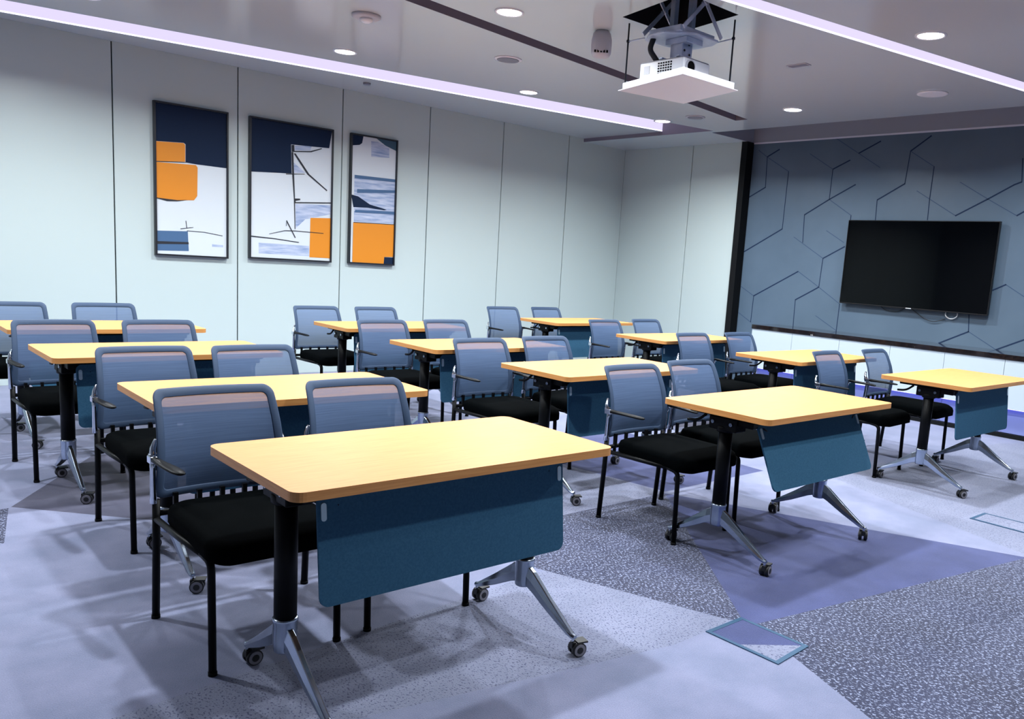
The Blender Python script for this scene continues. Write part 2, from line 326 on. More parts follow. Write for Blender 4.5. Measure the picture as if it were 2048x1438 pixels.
# ------------------------------------------------------------------ ceiling
lup = lambda x: -.196*x+7.844
llo = lambda x: -.179*x+8.504
gl = lambda x: .146*x+4.598
hl = lambda x: .146*x+4.44
rl = lambda x: -.185*x+4.125
sl = lambda x: -.185*x+3.955
XE = 7.84; XR = 7.72; XGE = 7.42
def quad(fa, fb, x0, x1): return [(x0, fa(x0)), (x1, fa(x1)), (x1, fb(x1)), (x0, fb(x0))]
slotL = quad(lup, llo, XMIN, XE)
softL = [(-.535, YW+.09), (XE, llo(XE)), (XE, YW+.09)]
groove = quad(hl, gl, XMIN, XGE)
slotR = quad(sl, rl, XMIN, XR)
hatch = [(3.92, 3.45), (4.43, 3.445), (4.545, 4.085), (4.047, 4.096)]
pel = [(7.93, YMIN), (XG+.1, YMIN), (XG+.1, 6.40), (7.93, 6.40)]
holes = [slotL, softL, groove, slotR, hatch, pel]
lines = []
for p in holes:
    for i in range(len(p)): lines.append((p[i], p[(i+1) % len(p)]))
ce = bm_obj('ceiling', split_plane(lines, (XMIN-.1, YMIN-.1, XG+.1, YW+.1), Z0, lambda x, y: None if any(inside(x, y, p) for p in holes) else 0, flip=True), ['ceil'])
struct(ce, 'glossy pale ceiling with slanted light slots')
def wallstrip(b, p, q, z0, z1, mi=0):
    b.add([(p[0], p[1], z0), (q[0], q[1], z0), (q[0], q[1], z1), (p[0], p[1], z1)], [(0, 1, 2, 3)], mi)
def roof(b, poly, z, mi=0): b.add([(x, y, z) for x, y in poly], [tuple(range(len(poly)))], mi)
# raised ceiling strip beside the left wall, with its step
b = MB(); roof(b, softL, ZS, 0); wallstrip(b, (XE, llo(XE)), (XE, YW), Z0, ZS, 1)
struct(b.build('ceiling', ['ceil', 'slot']), 'raised ceiling strip along the picture wall')
# light slots: darkened end face, luminous face on the far side, roof
def light_slot(name, poly_fn_near, poly_fn_far, x0, x1, zf, label, edge):
    root = empty(name, label, 'light', ((x0+x1)/2, poly_fn_far((x0+x1)/2), Z0), 0, 'linear ceiling lights')
    ox, oy = root.location.x, root.location.y
    def loc(p): return (p[0]-ox, p[1]-oy)
    a, c = loc((x0, poly_fn_far(x0))), loc((x1, poly_fn_far(x1)))
    d, e = loc((x0, poly_fn_near(x0))), loc((x1, poly_fn_near(x1)))
    g = MB(); h = .24
    wallstrip(g, a, c, zf-Z0+.014, h); g.build('diffuser', 'led', root)
    g = MB(); wallstrip(g, a, c, zf-Z0, zf-Z0+.014); g.build('lower_trim', 'led_edge', root)
    g = MB(); roof(g, [a, c, e, d], h); wallstrip(g, d, e, 0, h); wallstrip(g, a, d, 0, h); wallstrip(g, c, e, 0, h, 1)  # end face coloured darker so it reads as unlit
    g.build('housing', ['ceil_trim', 'slot'], root)
    return root
light_slot('linear_light', lup, llo, XMIN, XE-.001, ZS, 'long lavender linear light beside the picture wall', 0)
light_slot('linear_light', sl, rl, XMIN, XR, Z0, 'long lavender linear light at right, beyond the projector', 0)
# dark air slot
t = empty('air_slot', 'long dark recessed slot crossing the ceiling behind the projector', 'air vent', (3, gl(3), Z0))
def loc3(p): return (p[0]-3, p[1]-gl(3))
b = MB(); P4 = [loc3(p) for p in groove]
wallstrip(b, P4[3], P4[2], 0, .09); wallstrip(b, P4[0], P4[1], 0, .09); wallstrip(b, P4[1], P4[2], 0, .09); wallstrip(b, P4[0], P4[3], 0, .09)
b.build('reveal', 'slot', t)
b = MB(); roof(b, P4, .09); b.build('backing', 'greyplastic', t)
# hatch cavity
b = MB()
for i in range(4): wallstrip(b, hatch[i], hatch[(i+1) % 4], Z0, Z0+.62)
roof(b, hatch, Z0+.62)
struct(b.build('trim_1', 'cavity'), 'dark open hatch in the ceiling above the projector')
# pelmet slot above the slate wall
b = MB()
wallstrip(b, (7.93, YMIN), (7.93, 6.40), Z0, Z0+.3); wallstrip(b, (7.93, 6.40), (XG, 6.40), Z0, Z0+.3)
roof(b, [(7.93, YMIN), (XG, YMIN), (XG, 6.40), (7.93, 6.40)], Z0+.3); wallstrip(b, (XG-.002, YMIN), (XG-.002, 6.40), Z0, Z0+.3)
struct(b.build('trim_2', 'pelmet'), 'pale recess above the slate wall')

# ------------------------------------------------------------------ walls
sx = D_['sx']
b = MB(); gp = .0055
xs = [XMIN, 1.01-1.106, 1.01] + list(sx) + [XW]
for i in range(len(xs)-1):
    x0, x1 = xs[i]+(gp if i else 0), xs[i+1]-(gp if i < len(xs)-2 else 0)
    b.box((x0, YW, 0), (x1, YW+.02, ZS), 0)
b.box((XMIN, YW+.02, 0), (XW+.2, YW+.06, ZS+.05), 1)
struct(b.build('wall_left', ['wall', 'gap'], bevel=.0015, seg=1), 'white panelled wall with the three pictures')
b = MB(); ys = [6.47, D_['w2'], YW]
for i in range(2):
    b.box((XW, ys[i]+(gp if i else 0), 0), (XW+.02, ys[i+1]-(gp if i == 0 else 0), Z0), 0)
b.box((XW+.02, 6.40, 0), (XW+.06, YW, Z0), 1)
struct(b.build('wall_front', ['wall', 'gap'], bevel=.0015, seg=1), 'white panelled wall beside the slate wall')
b = MB(); b.box((XW-.03, 6.385, 0), (XG+.02, 6.47, Z0-.001)); struct(b.build('trim_3', 'blackmatte'), 'black upright strip at the edge of the slate wall')
b = MB(); b.box((XG, YMIN, 0), (XG+.04, 6.385, Z0), 0); b.box((XG-.006, YMIN, Z0-.018), (XG, 6.385, Z0), 1)
wr = b.build('wall_right', ['feature', 'ceil_trim']); struct(wr, 'slate blue wall with hexagonal joints')
b = MB()
for k, s in enumerate(DATA['hex']):
    for i in range(len(s)-1):
        p, q = Vector((s[i][0], s[i][1])), Vector((s[i+1][0], s[i+1][1]))
        d = (q-p); L_ = d.length
        if L_ < .01: continue
        d.normalize(); n = Vector((-d.y, d.x)); w = .007 if (abs(d.x) > .2 and d.y*d.x < 0) else (.0045 if abs(d.x) < .2 else .0032)
        rg = []
        for xx in (XG-.0015, XG-.0002):
            rg.append([(xx, *(p-d*.003+n*w)), (xx, *(q+d*.003+n*w)), (xx, *(q+d*.003-n*w)), (xx, *(p-d*.003-n*w))])
        b.loft(rg, 0 if w > .004 or abs(d.x) < .2 else 1, True, False)
g = b.build('panel_joint', ['groove', 'groove_light'], wr)
b = MB(); b.box((XMIN-.05, YMIN, 0), (XMIN, YW, Z0)); struct(b.build('wall_back', 'wall_far'))
b = MB(); b.box((XMIN, YMIN-.05, 0), (XG, YMIN, Z0)); struct(b.build('wall_rear', 'wall_far'))

# ------------------------------------------------------------------ low cabinet under the television
zl = D_['zl']; ye = 5.80
t = empty('low_cabinet', 'long white low cabinet with dark marble top under the television', 'cabinet', (XB, 3, 0))
b = MB(); b.box((XB-.055-XB, YMIN+.001-3, zl-.05), (XG-.008-XB, ye-3, zl)); b.build('countertop', 'marble', t, .003, 1)
b = MB(); cs = [YMIN+.001, -1.0, -.43, .14, .71, 1.28, 1.85, 2.42, 2.92, 3.49, 4.06, 4.645, 5.24, ye-.005]
for i in range(len(cs)-1):
    b.box((-.045, cs[i]-3+.002, .285), (-.02, cs[i+1]-3-.002, zl-.051), 0)
b.box((-.02, YMIN+.001-3, .285), (XG-.008-XB, ye-.01-3, zl-.051), 1)
b.build('front_panel', ['cab', 'cabgap'], t)
b = MB()
for i in range(0, len(cs)-1):
    b.box((.03, cs[i]-3+.002, .045), (.05, cs[i+1]-3-.002, .285), 0)
b.box((.05, YMIN+.001-3, .002), (XG-.008-XB, ye-.03-3, .285), 0)
b.build('recessed_base', ['bluelow'], t)
b = MB(); b.box((-.002, YMIN+.002-3, .002), (.03, ye-.03-3, .04)); b.build('toe_strip', 'blackmatte', t)
b = MB(); b.box((-.01, YMIN+.1-3, .276), (.012, ye-.1-3, .2845)); b.build('light_strip', 'ledblue', t)

# ------------------------------------------------------------------ pictures
def picture(key, x0, x1, z0, z1, label):
    t = empty('framed_picture', label, 'picture', ((x0+x1)/2, YW-.001, z0), 0, 'set of three abstract pictures')
    cx = (x0+x1)/2; w = x1-x0; h = z1-z0; fw_ = .016
    b = MB()
    b.box((-w/2, -.045, 0), (-w/2+fw_, 0, h)); b.box((w/2-fw_, -.045, 0), (w/2, 0, h)); b.box((-w/2+fw_, -.045, 0), (w/2-fw_, 0, fw_)); b.box((-w/2+fw_, -.045, h-fw_), (w/2-fw_, 0, h))
    b.build('frame', 'frame', t)
    b = MB(); names = ['canvas']
    b.box((-w/2+fw_, -.028, fw_), (w/2-fw_, -.004, h-fw_), 0)
    lay = 1
    order = ['mist', 'navy', 'teal', 'steel', 'orange', 'ink']
    mm = dict(navy='navy', orange='orange', steel='steelblue', ink='ink', mist='mist', teal='teal')
    for kk in order:
        for poly in DATA['art'][key].get(kk, []):
            if mm[kk] not in names: names.append(mm[kk])
            def snap(v, lo, hi): return lo+.0005 if v < lo+.028 else (hi-.0005 if v > hi-.028 else v)
            pp = [(snap(px-cx, -w/2+fw_, w/2-fw_), snap(pz-z0, fw_, h-fw_)) for px, pz in poly]
            y = -.028-.0004*lay; lay += 1
            b.add([(px, y, pz) for px, pz in pp], [tuple(range(len(pp)))], names.index(mm[kk]))
    b.build('canvas', names, t)
picture('p1', 2.443, 3.115, 1.185, 2.585, 'framed abstract picture with stacked orange squares under navy, leftmost of three')
picture('p2', 3.322, 4.210, 1.200, 2.590, 'widest framed abstract picture, with thin black lines and orange corner block')
picture('p3', 4.412, 4.982, 1.202, 2.592, 'narrowest framed abstract picture, orange base under grey-blue bands')

# ------------------------------------------------------------------ television
t = empty('television', 'black flat television on the slate hexagon wall', 'television', (XG-.03, 4.12, 1.12))
b = MB(); b.box((-.05, -.82, 0), (-.012, .82, .932)); b.build('bezel', 'tvframe', t, .003, 1)
b = MB(); b.box((-.0515, -.812, .014), (-.0495, .812, .924)); b.build('screen', 'screen', t)
b = MB(); b.box((-.012, -.3, .2), (.029, .3, .7)); b.build('wall_bracket', 'blackmatte', t)
b = MB(); b.box((-.053, -.03, .003), (-.050, .03, .010)); b.build('badge', 'white', t)
cb = MB()
ring = [(XG-.022-.003*math.sin(k), 3.68+.062*math.cos(2*PI*k/20), 1.105+.05*math.sin(2*PI*k/20)) for k in range(46)]
cb.tube(ring, .006, 0, 8); cb2 = cb.build('cable_coil', 'cablewhite'); cb2.parent = t; cb2.location = -t.location; cb2['label'] = 'coiled white cable'
cb = MB(); cb.tube(bend([(XG-.02, 4.5, 1.16), (XG-.02, 4.42, 1.08), (XG-.02, 4.25, 1.08), (XG-.02, 4.18, 1.13)], .06), .004, 0, 8)
cb.tube(bend([(XG-.02, 4.14, 1.14), (XG-.02, 3.98, 1.04), (XG-.02, 3.86, 1.0), (XG-.02, 3.74, 1.05)], .06), .004, 0, 8)
cb2 = cb.build('power_cable', 'cableblack'); cb2.parent = t; cb2.location = -t.location

# ------------------------------------------------------------------ ceiling fittings
DL = [(3.43, 6.73, 'downlight beside the lavender strip, above the middle and right pictures'), (5.30, 6.59, 'downlight beside the lavender strip, second from its far end'),
      (7.09, 6.43, 'downlight at the far end of the left lavender strip'), (3.54, 4.65, 'downlight right of the dark ceiling slot, nearest top centre'),
      (7.17, 4.81, 'downlight closest to the top edge of the slate wall'), (5.47, 2.68, 'downlight right of the right-hand lavender strip'),
      (1.56, 6.9, 'downlight beside the lavender strip, at the top edge of the view')]
PW = 36
ldata = bpy.data.lights.new('downlight_beam', 'AREA'); ldata.shape = 'DISK'; ldata.size = .13; ldata.energy = PW; ldata.color = (.92, .97, 1.0); ldata.spread = math.radians(155)
def downlight(x, y, label):
    t = empty('downlight', label, 'ceiling light', (x, y, Z0), 0, 'recessed ceiling downlights')
    b = MB(); n = 32
    rg = []
    for r_, z_ in ((.098, 0), (.098, -.006), (.088, -.009), (.080, -.004)):
        rg.append([(r_*math.cos(2*PI*k/n), r_*math.sin(2*PI*k/n), z_) for k in range(n)])
    b.loft(rg, 0, False); b.build('trim_ring', 'white', t)
    b = MB(); b.cyl((0, 0, -.0045), (0, 0, -.002), .080, 0, 32); b.build('lens', 'lamp', t)
    l = bpy.data.objects.new('downlight_beam', ldata); COL.objects.link(l); l.parent = t; l.location = (0, 0, -.012)
    return t
for x, y, lb in DL: downlight(x, y, lb)
hidden = [(1.7, 4.62), (5.36, 4.72), (-.2, 4.6), (-.2, 6.95), (1.75, 2.68), (3.6, 2.68), (7.3, 2.68), (5.45, .6), (3.0, .3)]  # unseen lamps added as fill, some continuing the downlight grid
for x, y in hidden:
    l = bpy.data.objects.new('unseen_fill_lamp', ldata); COL.objects.link(l); l.location = (x, y, Z0-.014)

def disc(name, x, y, r, label, cat, rings, mats):
    t = empty(name, label, cat, (x, y, Z0))
    for nm, prof, m_ in rings:
        b = MB(); n = 32
        b.loft([[(r_*math.cos(2*PI*k/n), r_*math.sin(2*PI*k/n), z_) for k in range(n)] for r_, z_ in prof], 0, True); b.build(nm, m_, t)
    return t
disc('smoke_detector', 3.0, 5.58, .07, 'round white smoke detector near the top of the view', 'smoke detector',
     [('base', [(.10, 0), (.10, -.014), (.085, -.024)], 'offwhite'), ('sensor_head', [(.045, -.024), (.042, -.04), (.025, -.05)], 'white')], None)
disc('ceiling_speaker', 4.35, 5.70, .1, 'round ceiling speaker between the dark slot and the lavender strip', 'speaker',
     [('rim', [(.115, 0), (.115, -.006), (.095, -.009)], 'white'), ('grille', [(.092, -.009), (.088, -.013)], 'greyplastic')], None)
disc('ceiling_speaker', 7.06, 5.94, .1, 'round ceiling speaker near the far end of the dark slot', 'speaker',
     [('rim', [(.105, 0), (.105, -.006), (.085, -.009)], 'offwhite'), ('grille', [(.082, -.009), (.078, -.013)], 'greyplastic')], None)
disc('ceiling_speaker', 7.10, 3.40, .1, 'round ceiling speaker above the television', 'speaker',
     [('rim', [(.125, 0), (.125, -.008), (.105, -.012)], 'white'), ('grille', [(.10, -.008), (.096, -.010)], 'offwhite')], None)
disc('sprinkler_cover', 4.31, 7.97, .1, 'small round cover in the ceiling strip above the pictures', 'sprinkler',
     [('cover', [(.038, .0445), (.038, .030), (.030, .026)], 'greyplastic')], None)
t = empty('motion_sensor', 'white hanging sensor with dark vent slots left of the projector', 'sensor', (4.21, 4.45, Z0), math.radians(45))
b = MB(); b.loft([[(x, y, z) for x, y in rrect(.145*s, .145*s, .06*s, 8)] for s, z in ((.60, 0), (.85, -.02), (.98, -.06), (1, -.10), (.96, -.145), (.8, -.168), (.5, -.176))], 0); b.build('body', 'offwhite', t)
b = MB()
for k in range(5): b.box((-.069, -.05+k*.021, -.156), (-.060, -.050+k*.021+.012, -.140))
b.build('vent', 'black', t)
b = MB(); b.box((-.04, -.085, -.006), (.04, .085, 0)); b.box((-.03, -.075, -.008), (.03, .075, -.006), 1)
tag(b.build('ceiling_grille', ['offwhite', 'greyplastic'], None, 0, 2, (5.71, 3.82, Z0)), 'small rectangular grille in the ceiling right of the projector', 'air vent')

# ------------------------------------------------------------------ projector and lift
PX, PY = 4.27, 3.76
t = empty('projector_lift', 'steel scissor lift hanging from the ceiling hatch', 'projector lift', (PX, PY, Z0+.60))
zz = -(Z0+.60)
def W(x, y, z): return (x-PX, y-PY, z+zz)
b = MB()
for s in (-1, 1):   # top frame
    b.box(W(4.10, PY+s*.16-.015, 3.55), W(4.42, PY+s*.16+.015, 3.58)); b.box(W(PX+s*.16-.015, 3.60, 3.55), W(PX+s*.16+.015, 3.92, 3.58))
b.build('top_frame', 'steel', t)
for s, y in ((1, PY+.17), (-1, PY-.17)):
    for d in (1, -1):
        b = MB(); yy = y+.009*d
        def bar(x0, z0_, x1, z1_):
            dd = Vector((x1-x0, 0, z1_-z0_)); L_ = dd.length; ang = math.atan2(dd.z, dd.x)
            mx = Matrix.Translation(Vector(W(x0, yy, z0_))) @ Matrix.Rotation(-ang, 4, 'Y')
            b.box((-.01, -.004, -.013), (L_+.01, .004, .013), 0, mx)
        bar(PX-d*.17, 2.87, PX+d*.17, 3.21); bar(PX+d*.17, 3.21, PX-d*.17, 3.55)
        for q in ((PX, 3.04), (PX, 3.38)): b.cyl(W(q[0], yy-.012, q[1]), W(q[0], yy+.012, q[1]), .014, 0, 12)
        b.build('scissor_arm', 'steel', t)
for dx, dy in ((-.035, .05), (.045, -.03)):
    b = MB(); b.box(W(PX+dx-.02, PY+dy-.02, 2.86), W(PX+dx+.02, PY+dy+.02, 3.55)); b.build('post', 'steel', t, .003, 1)
b = MB()
b.prism([W(x, y, 0)[:2] for x, y in ((4.05, 3.72), (4.15, 3.62), (4.20, 3.58), (4.42, 3.58), (4.47, 3.66), (4.48, 3.88), (4.36, 3.93), (4.14, 3.96), (4.06, 3.86))], 2.835+zz, 2.848+zz)
b.box(W(4.13, 3.63, 2.848), W(4.41, 3.655, 2.885)); b.box(W(4.13, 3.87, 2.848), W(4.41, 3.895, 2.885)); b.box(W(4.10, 3.63, 2.848), W(4.13, 3.895, 2.885)); b.box(W(4.41, 3.63, 2.848), W(4.44, 3.895, 2.885))
b.build('platform', 'steel', t, .002, 1)
b = MB(); b.box(W(4.20, 3.69, 2.715), W(4.30, 3.79, 2.835)); b.box(W(4.14, 3.66, 2.706), W(4.40, 3.69, 2.716)); b.box(W(4.14, 3.80, 2.706), W(4.40, 3.83, 2.716)); b.box(W(4.18, 3.64, 2.80), W(4.34, 3.82, 2.834))
for q in ((4.22, 3.688, 2.76), (4.27, 3.688, 2.74), (4.26, 3.688, 2.80)): b.cyl(W(*q), W(q[0], q[1]-.005, q[2]), .008, 1, 10)
b.build('drop_bracket', ['steel', 'rod'], t, .002, 1)
for (x, y), (ax, ay) in (((4.10, 4.08), (4.10, 3.93)), ((4.42, 3.46), (4.44, 3.62))):
    b = MB(); b.cyl(W(x, y, 2.575), W(x, y, 2.955), .0055, 0, 8); b.cyl(W(x, y, 2.835), W(x, y, 2.85), .011, 0, 8); b.build('threaded_rod', 'rod', t)
    b = MB(); b.cyl(W(ax, ay, 2.842), W(x, y, 2.842), .004, 0, 8); b.build('tie_rod', 'steel', t)
b = MB(); b.tube(bend([W(4.13, 3.88, 2.84), W(4.12, 3.90, 2.77), W(4.15, 3.85, 2.695)], .03), [.018]*9, 0, 10); b.build('cable', 'cableblack', t)
# white ceiling tile carried under the projector
pl = [(3.924, 3.425), (4.461, 3.419), (4.620, 4.005), (4.078, 4.119)]
cx_, cy_ = sum(p[0] for p in pl)/4, sum(p[1] for p in pl)/4
def shr(s, dz=0): return [((x-cx_)*s, (y-cy_)*s) for x, y in pl]
b = MB(); b.prism(shr(1.0), -.004, .0, 0); b.prism(shr(.93), 0, .045, 1)
tag(b.build('ceiling_tile', ['ceil_trim', 'white'], None, 0, 2, (cx_, cy_, 2.532)), 'white lowered ceiling tile hanging beneath the projector', 'ceiling tile')
t = empty('projector', 'white projector with dark lens on the lowered ceiling tile', 'projector', (4.12, 3.60, 2.578))
b = MB(); b.prism(rrect(.27, .38, .02, 4, .135, .19), .018, .112, 0); b.prism(rrect(.25, .36, .02, 4, .135, .19), .008, .018, 0)
b.build('body', 'white', t, .004, 2)
b = MB(); b.prism(rrect(.262, .372, .02, 4, .135, .19), .1125, .118, 0); b.build('top_cover', 'greyplastic', t)
b = MB()
for i in range(6):
    for j in range(5): b.box((-.0015, .095+i*.021, .026+j*.016), (.003, .095+i*.021+.014, .026+j*.016+.010))
b.build('vent_grille', 'cavity', t)
b = MB(); b.box((-.0015, .285, .04), (.002, .335, .09)); b.build('side_plate', 'offwhite', t)
b = MB(); b.cyl((.062, -.012, .062), (.062, .01, .062), .043, 0, 28); b.build('lens_ring', 'offwhite', t)
b = MB(); b.cyl((.062, -.0135, .062), (.062, -.01, .062), .034, 0, 28); b.build('lens', 'screen', t)
b = MB()
for sx_, sy_ in ((.03, .03), (.24, .03), (.03, .35), (.24, .35)): b.cyl((sx_, sy_, 0), (sx_, sy_, .009), .012, 0, 12)
b.build('foot', 'black', t)

# ------------------------------------------------------------------ training table
TL, TD, TH = D_['L'], D_['D'], .75
def make_caster(parent, x, y, swivel):
    b = MB(); ca, sa = math.cos(swivel), math.sin(swivel)
    mx = Matrix.Translation((x, y, 0)) @ Matrix.Rotation(swivel, 4, 'Z')
    b.add([], [])
    def c(p, q, r, mi, n=20):
        b.cyl(tuple(mx @ Vector(p)), tuple(mx @ Vector(q)), r, mi, n)
    c((0, 0, .045), (0, 0, .078), .007, 1, 10)
    for s in (-1, 1):
        c((.018, s*.006, .0265), (.018, s*.021, .0265), .0265, 0)
        c((.018, s*.021, .0265), (.018, s*.0235, .0265), .022, 2)
        c((.018, s*.0235, .0265), (.018, s*.0245, .0265), .012, 0)
    b.box((-.008, -.009, .028), (.022, .009, .052), 0, mx)
    b.box((.01, -.02, .050), (.05, .02, .056), 0, mx)
    return b.build('caster', ['rubber', 'chrome', 'castergrey'], parent)
def make_table(swing, modesty_y, seed, name='training_table'):
    rnd = random.Random(seed)
    t = empty(name, 'x', 'table')
    hx, hy = TL/2, TD/2
    b = MB(); out = rrect(TL, TD, .035, 6)
    b.prism(out, TH-.003, TH, 0, 1); b.prism(out, TH-.027, TH-.003, 1, 1)
    b.build('tabletop', ['wood', 'edge'], t)
    for s in (-1, 1):
        px = s*(hx-.118)
        b = MB(); b.cyl((px, 0, .27), (px, 0, .665), .0335, 0, 28); b.build('post', 'black', t)
        b = MB()
        b.box((px-.035, -.20, .700), (px+.035, .20, .722)); b.box((px-.04, -.085, .640), (px+.04, .075, .702)); b.cyl((px, 0, .63), (px, 0, .66), .045, 0, 24)
        b.box((px+s*.0-.028, -.17, .672), (px+.028, -.08, .702)); b.tube([(px, -.14, .69), (px-s*.05, -.17, .668), (px-s*.075, -.175, .655)], .010, 0, 8)
        b.build('bracket', 'black', t, .004, 1)
        for yy in (-.055, .05):
            for e in (-1, 1):
                b = MB(); b.cyl((px+e*.040, yy, .675), (px+e*.046, yy, .675), .009, 0, 12); b.build('bolt', 'alu', t)
        if s < 0:
            b = MB(); b.tube(bend([(px-.03, .10, .70), (px-.03, .15, .66), (px-.03, .21, .655)], .03), .007, 0, 8); b.build('tilt_lever', 'black', t)
        # cast foot
        f = MB(); n = 24
        f.loft([[(px+r_*math.cos(2*PI*k/n), r_*math.sin(2*PI*k/n), z_) for k in range(n)] for r_, z_ in ((.030, .168), (.034, .172), (.036, .20), (.036, .262), (.038, .268), (.038, .274), (.034, .278))], 0)
        for e in (-1, 1):
            rings = []
            for y_, ztop, zbot, w_ in ((.020, .256, .180, .017), (.06, .236, .165, .0165), (.16, .165, .115, .0145), (.26, .098, .072, .0125), (.285, .082, .066, .0115), (.298, .079, .066, .009)):
                rings.append([(px-w_, e*y_, zbot), (px-w_*1.05, e*y_, (zbot+ztop)/2), (px-w_*.55, e*y_, ztop), (px+w_*.55, e*y_, ztop), (px+w_*1.05, e*y_, (zbot+ztop)/2), (px+w_, e*y_, zbot)])
            f.loft(rings, 0, True, False)
        fo = f.build('foot', 'alu', t, .003, 2)
        for e in (-1, 1): make_caster(fo, px, e*.288, rnd.uniform(-.35, .35) if e > 0 else rnd.uniform(-.6, 1.2)-.3)
    b = MB(); b.box((-hx+.15, -.02, .66), (hx-.15, .02, .70)); b.build('crossbeam', 'black', t, .003, 1)
    # modesty panel hung by two clips
    yy = -hy+modesty_y; W2 = hx-.125
    mx = Matrix.Translation((0, yy, .70)) @ Matrix.Rotation(-swing, 4, 'X')
    b = MB(); n = 8; cut = rrect(2*W2, .325, .028, 6, 0, -.165)
    b.loft([[tuple(mx @ Vector((x, y_, z))) for x, z in cut] for y_ in (-.004, .004)], 0, True, False)
    mp = b.build('modesty_panel', 'modesty', t)
    for s in (-1, 1):
        b = MB(); cl = rrect(.016, .052, .0078, 6, s*(W2-.018), -.055)
        b.loft([[tuple(mx @ Vector((x, y_, z))) for x, z in cl] for y_ in (-.0075, -.0041)], 0, True, False)
        b.build('clip', 'clip', mp)
        b = MB(); b.box((s*(W2-.05)-.012, yy-.003, .697), (s*(W2-.05)+.012, -.0, .706)); b.build('hanger', 'black', t)
    return t
TN = dict(A='left', B='middle', C='right'); TR = {'1': 'nearest', '2': 'second', '3': 'third', '4': 'farthest'}
TLAB = {
 'A1': 'nearest and largest oak-topped folding table, blue panel hanging at its front',
 'A2': 'oak-topped folding table directly behind the nearest table of the left column',
 'A3': 'third oak-topped folding table back in the left column',
 'A4': 'oak-topped folding table nearest the picture wall in the left column',
 'B1': 'oak-topped folding table at the front of the middle column, its blue panel swung outward',
 'B2': 'second oak-topped folding table back in the middle column, dark panel behind a chair',
 'B3': 'third oak-topped folding table back in the middle column',
 'B4': 'oak-topped folding table of the middle column, closest to the picture wall',
 'C1': 'oak-topped folding table at the front of the right column, cut by the right edge',
 'C2': 'second oak-topped folding table back in the right column, in front of the low cabinet',
 'C3': 'third oak-topped folding table back in the right column',
 'C4': 'oak-topped folding table of the right column, closest to the picture wall'}
base = make_table(math.radians(6), .135, 3)
swung = make_table(math.radians(24), .15, 5)
first = {'n': True}
for k, (x, y, a) in sorted(DATA['tabs'].items()):
    a = math.radians(max(-.8, min(.8, a)))
    if k == 'B1': o = swung
    elif first['n']: o = base; first['n'] = False
    else: o = copy_tree(base)
    c, s = math.cos(a), math.sin(a)
    o.location = (x+c*TL/2-s*TD/2, y+s*TL/2+c*TD/2, 0); o.rotation_euler = (0, 0, a)
    o['label'] = TLAB[k]; o['group'] = 'folding training tables in three columns'

